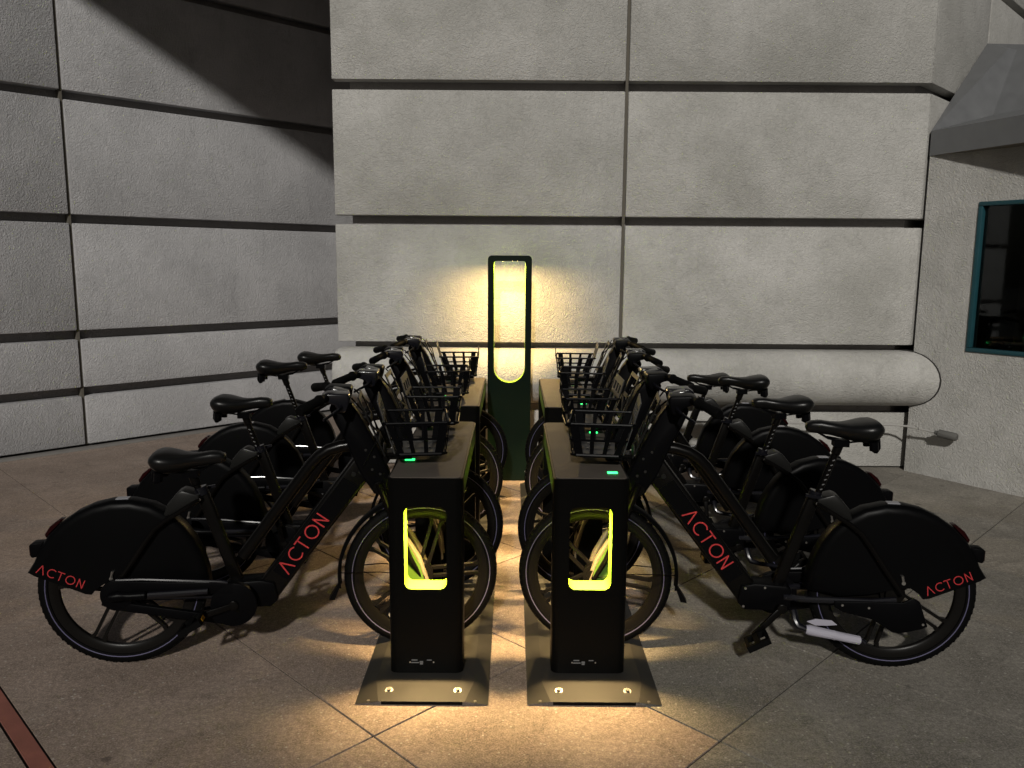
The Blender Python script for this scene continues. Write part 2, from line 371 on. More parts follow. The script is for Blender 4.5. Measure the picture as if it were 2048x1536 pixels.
vs = [(xw(y) - 0.007 - 0.9, y - 6.5, z) for y, z in pr] + [(xw(y) + 0.06 - 0.9, y - 6.5, z) for y, z in pr]
b.add(vs, [(k, (k + 1) % n, n + (k + 1) % n, n + k) for k in range(n)] + [tuple(range(n)), tuple(range(2 * n - 1, n - 1, -1))]); b.build('band_shadow_ring', M['shadow_line'], bl, angle=50)  # thin dark ring painting the shadow line where band meets kiosk
room = MB().box((0.2, 0.161, 0.0), (3.1, 1.5, 2.5)).build('room', M['dark_room'], ki)
# open the room towards the window: inside-facing box without its front face
bm = bmesh.new(); bm.from_mesh(room.data); bm.faces.ensure_lookup_table()
bmesh.ops.delete(bm, geom=[f for f in bm.faces if abs(f.calc_center_median().y - 0.161) < 1e-3], context='FACES'); bm.to_mesh(room.data); bm.free()
sh = MB(); sh.box((0.3, 1.0, 0.9), (1.3, 1.35, 0.94)); sh.box((0.3, 1.05, 1.35), (1.1, 1.35, 1.38)); sh.box((0.32, 1.0, 0.0), (0.38, 1.35, 2.0)); sh.box((1.24, 1.0, 0.0), (1.30, 1.35, 1.9))
shelf = sh.build('shelf', M['shelf'], ki)
sh = MB(); sh.tube([(0.62, 0.5, 0.9), (0.62, 0.5, 1.18), (0.66, 0.5, 1.22), (0.9, 0.5, 1.22)], 0.012, 8); sh.bar((0.5, 0.45, 1.08), (0.95, 0.5, 1.10), 0.03, 0.02); sh.bar((0.75, 0.4, 0.95), (1.1, 0.45, 1.0), 0.03, 0.02)
sh.build('chair_back', M['steel'], ki)
win = MB(); fwid = 0.033
for p, q in (((xa, za), (xb, za + fwid)), ((xa, zb_ - fwid), (xb, zb_)), ((xa, za + fwid), (xa + fwid, zb_ - fwid)), ((xb - fwid, za + fwid), (xb, zb_ - fwid))):
    win.box((p[0] + 0.001, -0.012, p[1] + 0.001), (q[0] - 0.001, 0.07, q[1] - 0.001))
window = win.build('window', M['teal'], ki, bevel=0.004)
MB().box((xa + fwid - 0.004, 0.035, za + fwid - 0.004), (xb - fwid + 0.004, 0.041, zb_ - fwid + 0.004)).build('pane', M['glass'], window)
# awning, drawn in world coordinates, then moved into the kiosk's frame
Kinv = (Matrix.Translation(KO) @ Matrix.Rotation(ka, 4, 'Z')).inverted()
e = Vector((0.36, -0.933, 0)); A = Vector((3.264, 6.482, 2.54)); h = Vector((0, 0, 0.19))
Bp = Vector((4.153, 7.398, 3.620)); rdir = Vector((0.945, 0.33, 0)); G1 = Vector((4.14, 7.05, 3.49)); G = G1 + rdir * 2.0
E1 = A + e * 2.6; F1 = A + KD * 3.1 + Vector((0.3, 0.25, 0)); Bb = A + Vector((0.3, 0.28, 0))
pts = [A, E1, F1, Bb, A + h, E1 + h, F1 + h, Bp, G, G1]
pts = [Kinv @ p for p in pts]
aw = MB().add(pts, [(0, 1, 5, 4), (4, 5, 8), (4, 8, 9), (4, 9, 7), (7, 9, 8), (1, 2, 6, 5), (5, 6, 8), (2, 3, 7, 8, 6), (3, 0, 4, 7)], 0).add(pts, [(0, 3, 2, 1)], 1)
awn = aw.build('awning', [M['awning'], M['soffit']], ki, angle=20)
# ------------------------------------------------------------------ low rail
rl = thing('low_rail', 'thin steel rail with grey rubber end running low along the wall foot at right', 'rail', (2.6, 6.40, 0))
def RL(p): return (p[0] - 2.6, p[1] - 6.40, p[2])
MB().tube([RL(p) for p in ((1.45, 6.40, 0.418), (2.98, 6.39, 0.409), (3.14, 6.375, 0.405), (3.20, 6.35, 0.402), (3.345, 6.20, 0.385))], 0.0085, 10).build('rail_tube', M['steel'], rl)
MB().tube([RL((3.345, 6.20, 0.385)), RL((3.36, 6.185, 0.383)), RL((3.365, 6.18, 0.382)), RL((3.45, 6.09, 0.372)), RL((3.458, 6.08, 0.371))], [0.016, 0.018, 0.033, 0.033, 0.024], 10).build('end_cap', M['grey_rubber'], rl)
for x in (1.9, 2.55, 2.93):
    b = MB(); b.tube([RL((x, 6.395, 0.413)), RL((x, 6.395, 0.437))], 0.009, 8); b.tube([RL((x, 6.40, 0.41)), RL((x, 6.572, 0.41))], 0.006, 8); b.build('bracket', M['steel'], rl)
b = MB().tube([RL((3.26, 6.275, 0.392)), RL((3.26, 6.275, 0.414))], 0.008, 8); b.build('clip', M['steel'], rl)

# ------------------------------------------------------------------ ground plates under the docks
def plate(name, label, x0, x1, y0, y1):
    cx = (x0 + x1) / 2; t = thing(name, label, 'base plate', (cx, y0, 0), 0, 'plates under the docks')
    hw = (x1 - x0) / 2; L_ = y1 - y0; b = MB(); T = 0.026
    vs = [(-hw, 0, 0.004), (-hw + 0.09, 0.0, 0.016), (hw - 0.09, 0.0, 0.016), (hw, 0, 0.004),
          (-hw, 0.16, 0.006), (-hw + 0.06, 0.135, T), (hw - 0.06, 0.135, T), (hw, 0.16, 0.006),
          (-hw, L_, 0.006), (-hw + 0.06, L_, T), (hw - 0.06, L_, T), (hw, L_, 0.006)]
    fs = [(0, 1, 5, 4), (1, 2, 6, 5), (2, 3, 7, 6), (4, 5, 9, 8), (5, 6, 10, 9), (6, 7, 11, 10)]
    nb = len(vs); low = [(-hw, 0, 0.002), (-hw + 0.09, 0.0, 0.004), (hw - 0.09, 0.0, 0.004), (hw, 0, 0.002), (hw, L_, 0.002), (-hw, L_, 0.002)]
    b.add(vs, fs); b.build('sheet', M['plate'], t, angle=8)
    feet = MB().box((-hw + 0.1, 0.004, 0.0), (hw - 0.1, 0.02, 0.0125)); feet.build('shim', M['rubber'], t)
    for bx in (-0.135, 0.135):
        bb = MB().tube([(bx, 0.072, 0.019), (bx, 0.071, 0.023)], 0.016, 12).tube([(bx, 0.071, 0.022), (bx, 0.070, 0.030)], 0.0085, 6); bb.build('bolt', M['bolt'], t)
    for sy in (-1, 1):
        MB().tube([(sy * (hw - 0.05), 0.012, 0.006), (sy * (hw - 0.05), 0.012, 0.013)], 0.006, 8).build('stud', M['bolt'], t)
    return t
plate('ground_plate', 'flat brown-grey metal plate under the left row of docks', -0.597, -0.084, 2.862, 5.98)
plate('ground_plate', 'flat brown-grey metal plate under the right row of docks', 0.068, 0.588, 2.866, 5.98)

# ------------------------------------------------------------------ docks
def lamp_light(parent, loc, sx, sy, watts, col, spread):
    ld = bpy.data.lights.new('lamp_light', 'AREA'); ld.shape = 'RECTANGLE'; ld.size = sx; ld.size_y = sy; ld.energy = watts; ld.color = col; ld.spread = R(spread)
    o = bpy.data.objects.new('lamp_light', ld); link(o, parent); o.location = loc; return o
def leg_mesh(hw, z0, z1, win, th, rad, flip):
    """upright slab with a rounded window, front face at y=0, thickness th; material 1 on reveal and back"""
    wx, wz0, wz1, wr = win; hole = []
    for cx, cz, a0 in ((wx - wr, wz1 - wr, 0), (-wx + wr, wz1 - wr, 90), (-wx + wr, wz0 + wr, 180), (wx - wr, wz0 + wr, 270)):
        for k in range(7):
            a = R(a0 + k * 15); hole.append((cx + wr * math.cos(a), cz + wr * math.sin(a)))
    outer = []
    for k, (x, z) in enumerate(hole):
        q = k // 7; kk = k % 7
        sx, sz = ((1, 1), (-1, 1), (-1, -1), (1, -1))[q]
        f = kk / 6
        if q % 2 == 0:   # first x edge then z edge
            o = (sx * hw, (z1 if sz > 0 else z0) if kk >= 3 else z) if kk <= 3 else (x, z1 if sz > 0 else z0)
        else:
            o = (x, z1 if sz > 0 else z0) if kk < 3 else (sx * hw, (z1 if sz > 0 else z0) if kk == 3 else z)
        outer.append(o)
    n = len(hole); b = MB(); loops = []
    for a in (0, 30, 60, 90):
        y = rad * (1 - math.sin(R(a))) ; xl = hw - rad + rad * math.sin(R(a)) if a else hw - rad
        y = rad - rad * math.cos(R(a)) if a else 0.0
        xl = hw - rad + rad * math.sin(R(a))
        loops.append([(max(-xl, min(xl, x)), y, z) for x, z in outer])
    loops.append([(x, th, z) for x, z in outer])
    H0 = [(x, 0.0, z) for x, z in hole]; H1 = [(x, th, z) for x, z in hole]
    def quad(A_, B_, mi): b.add(A_ + B_, [(k, (k + 1) % n, n + (k + 1) % n, n + k) for k in range(n)], mi)
    quad(H0, loops[0], 0)
    for i in range(len(loops) - 1): quad(loops[i], loops[i + 1], 0)
    quad(H1, loops[-1], 1); quad(H0, H1, 1)
    return b

def make_dock(label, x0, x1, y0, y1, ztop, leds, side):
    cx = (x0 + x1) / 2; hw = (x1 - x0) / 2; L_ = y1 - y0
    t = thing('bike_dock', label, 'bike dock', (cx, y0, 0), 0, 'docks between the two rows of bicycles')
    win = (0.0845, 0.387, 0.730, 0.028)
    def weld(o):
        bm = bmesh.new(); bm.from_mesh(o.data); bmesh.ops.remove_doubles(bm, verts=bm.verts, dist=1e-5); bmesh.ops.recalc_face_normals(bm, faces=bm.faces)
        bm.to_mesh(o.data); bm.free(); o.data.polygons.foreach_set('use_smooth', [True] * len(o.data.polygons)); o.data.set_sharp_from_angle(angle=R(35)); return o
    f = weld(leg_mesh(hw, 0.027, ztop, win, 0.095, 0.030, False).build('front_leg', [M['dock'], M['lime']], t))
    k = weld(leg_mesh(hw, 0.027, ztop, win, 0.095, 0.030, False).build('back_leg', [M['dock'], M['dock']], t)); k.rotation_euler = (0, 0, math.pi); k.location = (0, L_, 0)
    MB().box((-hw + 0.001, 0.0955, ztop - 0.02), (hw - 0.001, L_ - 0.0955, ztop - 0.0005)).build('top_beam', M['dock'], t)
    for s_ in (-1, 1):
        MB().box((s_ * (hw - 0.010), 0.0955, ztop - 0.095), (s_ * (hw - 0.002), L_ - 0.0955, ztop - 0.0205)).build('side_rail', M['rail_green'], t)
    pl = [(hw - 0.008 - 0.02 + 0.02 * math.cos(R(a)), 0.02 + 0.008 - 0.0 - 0.02 * math.sin(R(a))) for a in (0, 30, 60, 90)]
    rr = [(x, y) for x, y in pl] + [(-x, y) for x, y in pl[::-1]]
    rr = rr + [(x, L_ - y) for x, y in rr[::-1]]
    MB().prism(rr, 'z', ztop + 0.0003, ztop + 0.004).build('top_panel', M['dock_top'], t, bevel=0.0015, bseg=1)
    for yy, ro in ((0.012, 0), (L_ - 0.012 - 0.071, 0)):
        MB().add([(-0.062, yy, 0.7285), (0.062, yy, 0.7285), (0.062, yy + 0.071, 0.7285), (-0.062, yy + 0.071, 0.7285)], [(3, 2, 1, 0)]).build('lamp', M['lamp'], t)
        lamp_light(t, (0, 0.060 if yy < 0.1 else L_ - 0.060, 0.7275), 0.10, 0.022, 11.0 if yy < 0.1 else 9.5, (1.0, 0.67, 0.29), 96)
    for (lx, ly) in leds:
        o = MB().box((lx - cx - 0.021, ly - y0 - 0.011, ztop + 0.0041), (lx - cx + 0.021, ly - y0 + 0.011, ztop + 0.009)).build('indicator', M['led'], t, bevel=0.003)
    for wy in (0.31, L_ - 0.28):                                # wheel guides inside, on the bicycle's side
        for s_ in (-1, 1):
            MB().prism([(side * 0.138, 0.03), (side * 0.138, 0.50), (side * 0.105, 0.49), (side * 0.05, 0.39), (side * 0.01, 0.24), (side * 0.01, 0.03)], 'y', wy + s_ * 0.060, wy + s_ * 0.068).build('wheel_guide', M['lime_dim'] if wy < 0.5 else M['dock'], t)
            MB().tube([(side * 0.130, wy + s_ * 0.056, 0.53), (side * 0.105, wy + s_ * 0.052, 0.50), (side * 0.06, wy + s_ * 0.046, 0.42), (side * 0.02, wy + s_ * 0.044, 0.30), (side * 0.01, wy + s_ * 0.044, 0.20)], [0.008, 0.012, 0.014, 0.012, 0.010], 8).build('guide_edge', M['guide'], t)
    lb = MB(); 
    for (px, pz, w_, h_) in ((-0.048, 0.083, 0.012, 0.0022), (-0.046, 0.072, 0.016, 0.002), (-0.02, 0.0745, 0.007, 0.004), (-0.02, 0.068, 0.006, 0.004), (0.012, 0.083, 0.010, 0.0018)):
        lb.box((px - w_, -0.0012, pz - h_), (px + w_, 0.0003, pz + h_))
    lb.build('rating_print', M['white_ink'], t)
    for sx in (-0.066, 0.03): MB().disc((sx, 0.074), 0.003, -0.002, 0.001, 8).build('screw', M['bolt'], t)
    return t
ZT = 0.844
make_dock('black dock nearest the camera in the left row, lit window facing the camera', -0.492, -0.192, 3.060, 4.205, ZT, [(-0.436, 3.349), (-0.440, 4.13)], -1)
make_dock('black dock nearest the camera in the right row, lit window facing the camera', 0.168, 0.470, 3.065, 4.195, ZT, [(0.410, 3.154), (0.41, 3.93)], 1)
make_dock('far dock of the left row, close to the tall light post', -0.492, -0.192, 4.665, 5.86, ZT, [(-0.440, 4.998), (-0.44, 5.76)], -1)
make_dock('far dock of the right row, close to the tall light post', 0.196, 0.492, 4.640, 5.82, ZT, [(0.43, 4.76), (0.43, 5.52)], 1)

# ------------------------------------------------------------------ totem lamp
tt = thing('light_post', 'tall slim dark green post with a long lit opening, against the wall', 'light post', (-0.022, 6.085, 0))
def totem():
    hw, z1 = 0.166, 1.742; wx, wz0, wz1 = 0.1185, 0.775, 1.700; th = 0.085; rad = 0.012; wr = wx - 0.001; tr_ = 0.018
    hole = []
    for q, (cx, cz, r_, a0) in enumerate(((wx - tr_, wz1 - tr_, tr_, 0), (-wx + tr_, wz1 - tr_, tr_, 90), (-wx + wr, wz0 + wr, wr, 180), (wx - wr, wz0 + wr, wr, 270))):
        for k in range(7):
            a = R(a0 + 15 * k); hole.append((cx + r_ * math.cos(a), cz + r_ * math.sin(a)))
    outer = []; cr = 0.03
    for k, (x, z) in enumerate(hole):
        q = k // 7; kk = k % 7
        if q == 0: a = R(15 * kk); outer.append((hw - cr + cr * math.cos(a), z1 - cr + cr * math.sin(a)))
        elif q == 1: a = R(90 + 15 * kk); outer.append((-hw + cr + cr * math.cos(a), z1 - cr + cr * math.sin(a)))
        elif q == 2: outer.append((-hw, z if kk < 3 else 0.0) if kk <= 3 else (-hw + (kk - 3) / 3 * hw, 0.0))
        else: outer.append(((kk) / 3 * hw * 0.999, 0.0) if kk < 3 else (hw, 0.0 if kk == 3 else z))
    n = len(hole); b = MB()
    def ins(p, d): return (p[0] * (1 - d / hw), 0.87 + (p[1] - 0.87) * (1 - d / 0.87)) if d else p
    loops = [[(ins(p, 0.004)[0], 0.0, ins(p, 0.004)[1] if p[1] > 0.1 else p[1]) for p in outer], [(x, 0.004, z) for x, z in outer], [(x, th - 0.004, z) for x, z in outer],
             [(ins(p, 0.004)[0], th, ins(p, 0.004)[1] if p[1] > 0.1 else p[1]) for p in outer]]
    H0 = [(x, 0.0, z) for x, z in hole]; H1 = [(x, th, z) for x, z in hole]
    def quad(A_, B_, mi): b.add(A_ + B_, [(k, (k + 1) % n, n + (k + 1) % n, n + k) for k in range(n)], mi)
    quad(H0, loops[0], 0); quad(loops[0], loops[1], 0); quad(loops[1], loops[2], 0); quad(loops[2], loops[3], 0); quad(H1, loops[3], 0); quad(H0, H1, 1)
    return b
o = totem().build('post_body', [M['totem'], M['lime']], tt)
bm = bmesh.new(); bm.from_mesh(o.data); bmesh.ops.remove_doubles(bm, verts=bm.verts, dist=1e-5); bmesh.ops.recalc_face_normals(bm, faces=bm.faces); bm.to_mesh(o.data); bm.free()
o.data.set_sharp_from_angle(angle=R(30))
MB().add([(-0.06, 0.004, 1.6985), (0.06, 0.004, 1.6985), (0.06, 0.034, 1.6985), (-0.06, 0.034, 1.6985)], [(3, 2, 1, 0)]).build('lamp', M['lamp_totem'], tt)
lamp_light(tt, (0, 0.019, 1.6975), 0.10, 0.022, 29.0, (1.0, 0.67, 0.27), 175)
for sx in (-0.13, 0.13): MB().disc((sx, 0.075), 0.006, -0.003, 0.001, 10).build('screw', M['bolt'], tt)

# ------------------------------------------------------------------ lettering
def letters(word_h, length, thick, stroke):
    """strokes of the word, x along the word, z up, in the plane y=0; returns MB"""
    b = MB(); w = stroke
    def seg(p, q): 
        p = Vector((p[0], 0, p[1])); q = Vector((q[0], 0, q[1])); d = (q - p).normalized() * 0; b.bar(p - d, q + d, thick, w, upv=(0, 0, 1)) if abs((q - p).normalized().z) < 0.99 else b.box((p.x - w / 2, -thick / 2, min(p.z, q.z)), (p.x + w / 2, thick / 2, max(p.z, q.z)))
    def ribbon(p, q):
        p = Vector((p[0], p[1])); q = Vector((q[0], q[1])); d = (q - p).normalized(); nn = Vector((-d.y, d.x)) * (w / 2)
        b.prism([tuple(p + nn), tuple(p - nn), tuple(q - nn), tuple(q + nn)], 'y', -thick / 2, thick / 2)
    H = word_h; adv = length / 5.0; lw_ = adv * 0.74
    x = 0.0
    ribbon((x, 0), (x + lw_ * 0.47, H)); ribbon((x + lw_ * 0.47, H), (x + lw_, 0)); x += adv
    r_o = H / 2
    def arc(cx, cz, r_, a0, a1, n):
        pts = []
        for k in range(n + 1):
            a = R(a0 + (a1 - a0) * k / n); pts.append(((cx + (r_) * math.cos(a), cz + r_ * math.sin(a)), (cx + (r_ - w) * math.cos(a), cz + (r_ - w) * math.sin(a))))
        for k in range(n): b.prism([pts[k][0], pts[k + 1][0], pts[k + 1][1], pts[k][1]], 'y', -thick / 2, thick / 2)
    arc(x + r_o, H / 2, r_o, 48, 312, 18); x += adv * 0.98
    ribbon((x - 0.02 * adv, H - w / 2), (x + lw_ * 0.95, H - w / 2)); ribbon((x + lw_ * 0.465, H), (x + lw_ * 0.465, 0)); x += adv * 0.92
    arc(x + r_o, H / 2, r_o, 0, 360, 26); x += adv * 1.22
    ribbon((x + w / 2, 0), (x + w / 2, H)); ribbon((x + w / 2, H - w * .3), (x + lw_ * 0.85 - w / 2, w * .3)); ribbon((x + lw_ * 0.85 - w / 2, 0), (x + lw_ * 0.85 - w / 2, H))
    return b

def put_letters(parent, origin, direction, side, H, length, name='lettering'):
    """side +1: on the left flank (y>0); the word runs along direction (u,v)"""
    b = letters(H, length, 0.0016, H * 0.09)
    d = Vector((direction[0], 0, direction[1])).normalized(); nrm = Vector((0, side, 0))
    upv = nrm.cross(d) * 1.0
    if upv.z < 0: upv = -upv
    o_ = Vector(origin)
    b.v = [tuple(o_ + d * p[0] + upv * p[2] + nrm * p[1]) for p in b.v]
    return b.build(name, M['red_text'], parent)

# ------------------------------------------------------------------ the bicycle, built once: x forward from rear hub, y to its left, z up
WR = 0.335; WB = 1.24
def make_wheel(root, cx, spin):
    b = MB()
    b.ring([(0.252, -0.008), (0.258, -0.013), (0.288, -0.016), (0.294, -0.016), (0.294, 0.016), (0.288, 0.016), (0.258, 0.013), (0.252, 0.008)], 64, (0, 0, 0))
    b.disc((0, 0), 0.034, -0.045, 0.045, 20); b.disc((0, 0), 0.05, -0.028, 0.028, 20)
    for k in range(5):
        a = R(spin + 72 * k); d = Vector((math.cos(a), 0, math.sin(a))); nn = Vector((-math.sin(a), 0, math.cos(a)))
        for s_ in (-1, 1):
            p0 = d * 0.035 + nn * s_ * 0.019; p1 = d * 0.238 + nn * s_ * 0.020; p2 = d * 0.260 + nn * s_ * 0.031
            b.bar(p0, p1, 0.020, 0.0125, upv=nn); b.bar(p1 - d * .004, p2, 0.020, 0.016, upv=nn)
    w = b.build('wheel', M['rim'], root, loc=(cx, 0, WR), bevel=0.0)
    tb = MB().ring([(0.289, -0.015), (0.292, -0.020), (0.308, -0.0235), (0.321, -0.0210), (0.331, -0.012), (0.335, -0.004), (0.335, 0.004), (0.331, 0.012), (0.321, 0.0210), (0.308, 0.0235), (0.292, 0.020), (0.289, 0.015)], 72)
    for k in range(72):                                  # tread blocks
        a = 2 * math.pi * k / 72
        for s_ in (-1, 1):
            aa = a + s_ * 0.018; c_, s2 = math.cos(aa), math.sin(aa)
            tb.bar((0.331 * c_, s_ * 0.004, 0.331 * s2), (0.3265 * math.cos(aa + .03), s_ * 0.017, 0.3265 * math.sin(aa + .03)), 0.007, 0.006, upv=(c_, 0, s2))
    tb.build('tyre', M['rubber'], w)
    st = MB()
    for s_ in (-1, 1): st.ring([(0.2990, s_ * 0.0212), (0.3025, s_ * 0.0220), (0.3025, s_ * 0.0232), (0.2990, s_ * 0.0224)], 72)
    st.build('reflective_stripe', M['stripe'], w)
    rf = MB(); a = R(spin + 100 + 72)
    rf.prism([(0.238 * math.cos(a + t_) - (0.02 if abs(t_) < .2 else 0.006) * s_ * math.cos(a + t_) , 0.238 * math.sin(a + t_) - (0.02 if abs(t_) < .2 else 0.006) * s_ * math.sin(a + t_)) for s_, ts in ((1, (-.24, -.17, 0, .17, .24)), (-.35, (.24, .17, 0, -.17, -.24))) for t_ in ts], 'y', -0.008, 0.008)
    rf.build('reflector', M['clear'], w)
    return w

def make_bike():
    root = thing('rental_bicycle', 'black rental bicycle', 'bicycle', (0, 0, 0), 0, 'black rental bicycles in two rows')
    make_wheel(root, 0.0, 213); make_wheel(root, WB, 96)
    F = M['frame']
    # main frame
    b = MB()
    b.bar((0.462, 0, 0.335), (0.333, 0, 0.735), 0.036, 0.050, upv=(1, 0, 0))
    b.build('seat_tube', F, root, bevel=0.010, bseg=3)
    b = MB(); b.tube([(0.95, 0, 0.918), (0.905, 0, 0.913), (0.855, 0, 0.899), (0.815, 0, 0.874), (0.780, 0, 0.838), (0.62, 0, 0.627), (0.485, 0, 0.445)], 0.0265, 14); b.build('top_tube', F, root)
    b = MB(); ax = Vector((0.416, 0, 0.55)).normalized()
    b.bar(Vector((0.560, 0, 0.262)), Vector((1.010, 0, 0.850)), 0.074, 0.104, upv=(-ax.z, 0, ax.x))
    dt = b.build('battery_tube', F, root, bevel=0.014, bseg=3)
    b = MB()
    for s_ in (-1, 1): b.bar(Vector((0.640, s_ * 0.0375, 0.367)) , Vector((0.945, s_ * 0.0375, 0.766)), 0.004, 0.074, upv=(-ax.z, 0, ax.x))
    b.build('battery_cover', M['plastic'], dt)
    pz = Vector((-ax.z, 0, ax.x))
    for (s, p_) in ((0.63, 0.012), (0.655, -0.007)):
        for s_ in (-1, 1):
            c = Vector((0.587, 0, 0.29)) + ax * s + pz * p_
            MB().disc((c.x, c.z), 0.010, s_ * 0.036, s_ * 0.041, 12).build('bolt', M['panel_grey'], dt)
    b = MB().prism([(0.412, 0.238), (0.60, 0.232), (0.632, 0.262), (0.618, 0.338), (0.56, 0.352), (0.43, 0.348), (0.408, 0.33)], 'y', -0.05, 0.05)
    mb = b.build('motor_housing', M['plastic'], root, bevel=0.010)
    for (u, v) in ((0.60, 0.33), (0.52, 0.338), (0.605, 0.25), (0.43, 0.25)): MB().disc((u, v), 0.005, 0.048, 0.053, 10).build('screw', M['bolt'], mb)
    # rear triangle
    for s_ in (-1, 1):
        MB().tube([(0.335, s_ * 0.03, 0.715), (0.295, s_ * 0.066, 0.695), (0.20, s_ * 0.072, 0.638), (0.155, s_ * 0.072, 0.603), (0.118, s_ * 0.072, 0.553), (0.04, s_ * 0.072, 0.438), (-0.024, s_ * 0.070, 0.348)], [0.009, 0.010, 0.011, 0.012, 0.012, 0.012, 0.010], 8, sy=0.8).build('seat_stay', F, root)
        MB().tube([(0.44, s_ * 0.045, 0.302), (0.38, s_ * 0.066, 0.304), (0.10, s_ * 0.070, 0.312), (0.0, s_ * 0.068, 0.325)], 0.0135, 10).build('chain_stay', M['gloss'], root)
    b = MB().prism([(0.246, 0.312), (0.10, 0.318), (-0.02, 0.322), (-0.036, 0.33), (-0.06, 0.345), (-0.088, 0.330), (-0.102, 0.288), (-0.125, 0.225), (-0.10, 0.212), (-0.015, 0.187), (0.012, 0.192), (0.035, 0.207), (0.091, 0.241), (0.212, 0.267), (0.244, 0.285)], 'y', 0.076, 0.090)
    dc = b.build('hub_cover', M['plastic'], root, bevel=0.004)
    for (u, v) in ((0.215, 0.298), (0.11, 0.293), (-0.105, 0.235)): MB().disc((u, v), 0.005, 0.089, 0.093, 8).build('screw', M['bolt'], dc)
    b = MB(); b.disc((0.0, 0.335), 0.066, -0.094, -0.070, 28); b.disc((0.456, 0.268), 0.094, -0.094, -0.062, 32)
    b.bar((-0.005, -0.082, 0.372), (0.46, -0.082, 0.338), 0.024, 0.048); b.bar((-0.01, -0.082, 0.290), (0.45, -0.082, 0.196), 0.024, 0.036)
    cc = b.build('chain_case', M['plastic'], root, bevel=0.004)
    MB().tube([(0.0, -0.090, 0.400), (0.10, -0.092, 0.399), (0.41, -0.092, 0.373), (0.436, -0.090, 0.366)], 0.007, 8).build('case_trim', M['gloss'], cc)
    b = MB(); b.tube([(0.125, -0.106, 0.336), (0.36, -0.106, 0.340)], 0.0135, 10); rd = b.build('drive_rod', M['gloss'], root)
    MB().tube([(-0.035, -0.100, 0.328), (-0.02, -0.106, 0.334), (0.01, -0.106, 0.338), (0.028, -0.106, 0.337), (0.055, -0.106, 0.335), (0.115, -0.106, 0.336), (0.12, -0.106, 0.336)], [0.010, 0.019, 0.022, 0.018, 0.0165, 0.0185, 0.014], 12).build('rod_end', M['plastic'], rd)
    # cranks and pedals
    for s_, dirv in ((1, Vector((0.70, 0, -0.72))), (-1, Vector((-0.70, 0, 0.72)))):
        c0 = Vector((0.456, s_ * 0.095, 0.268)); c1 = c0 + dirv * 0.152 + Vector((0, s_ * 0.022, 0))
        cr = MB().bar(c0 - dirv * 0.012, c1 + dirv * 0.010, 0.014, 0.026, upv=(0.7, 0, 0.7)); cr.disc((c0.x, c0.z), 0.021, c0.y - 0.012 * s_, c0.y + 0.010 * s_, 14)
        piv = Vector((0.456, 0, 0.268)); cr.v = [tuple(Vector(q) - piv) for q in cr.v]; cro = cr.build('crank', M['frame'], root, bevel=0.003, loc=piv)
        px, py, pz_ = c1.x, c1.y + s_ * 0.012, c1.z; pd = MB()
        ca, sa = math.cos(R(-30)), math.sin(R(-30))
        def PP(u, v, w): return (px + u * ca - w * sa, py + s_ * v, pz_ + u * sa + w * ca)
        for v0, v1, u0, u1 in ((0.0, 0.014, -0.047, 0.047), (0.080, 0.094, -0.047, 0.047), (0.0, 0.094, -0.049, -0.036), (0.0, 0.094, 0.036, 0.049), (0.0, 0.094, -0.012, 0.012)):
            vs = [PP(u, v, w) for w in (-0.013, 0.013) for u, v in ((u0, v0), (u1, v0), (u1, v1), (u0, v1))]
            pd.add(vs, [(3, 2, 1, 0), (4, 5, 6, 7), (0, 1, 5, 4), (1, 2, 6, 5), (2, 3, 7, 6), (3, 0, 4, 7)])
        pd.v = [tuple(Vector(q) - piv) for q in pd.v]; pdo = pd.build('pedal', M['rubber'], cro)
        am = MB(); vs = [PP(u, v, w) for w in (-0.007, 0.007) for u, v in ((0.0490, 0.03), (0.0515, 0.03), (0.0515, 0.065), (0.0490, 0.065))] 
        am.add(vs, [(3, 2, 1, 0), (4, 5, 6, 7), (0, 1, 5, 4), (1, 2, 6, 5), (2, 3, 7, 6), (3, 0, 4, 7)]); am.v = [tuple(Vector(q) - piv) for q in am.v]; am.build('pedal_reflector', M['amber'], pdo)
    # kickstand folded back
    b = MB(); b.tube([(0.40, 0.052, 0.245), (0.397, 0.075, 0.215), (0.385, 0.088, 0.193), (0.345, 0.094, 0.182), (0.13, 0.098, 0.152), (0.118, 0.099, 0.143)], [0.016, 0.016, 0.014, 0.011, 0.010, 0.012], 10)
    b.build('kickstand', M['gloss'], root)
    # rear fender shell
    ol = [(0.352, 0.335), (0.345, 0.405), (0.327, 0.475), (0.298, 0.542), (0.258, 0.602), (0.205, 0.655), (0.14, 0.695), (0.06, 0.717), (-0.02, 0.717), (-0.09, 0.702), (-0.155, 0.674), (-0.215, 0.633), (-0.268, 0.580), (-0.305, 0.523), (-0.330, 0.468), (-0.356, 0.428), (-0.325, 0.418), (-0.232, 0.376), (-0.135, 0.330), (-0.112, 0.326), (-0.098, 0.345), (-0.06, 0.37), (0.0, 0.36), (0.10, 0.335), (0.22, 0.320)]
    cen = Vector((0.0, 0.47)); nt_ = 16; n = len(ol); b = MB()
    def inset(p, d):
        v = Vector(p) - cen; return tuple(cen + v * (1 - d / max(v.length, 0.06)))
    A0 = [(*inset(p, 0.0), 0.026) for p in ol]; A1 = [(*inset(p, 0.004 if i < nt_ else 0.0), 0.038) for i, p in enumerate(ol)]; A2 = [(*inset(p, 0.014 if i < nt_ else 0.0), 0.047) for i, p in enumerate(ol)]; A3 = [(*inset(p, 0.035 if i < nt_ else 0.002), 0.052) for i, p in enumerate(ol)]
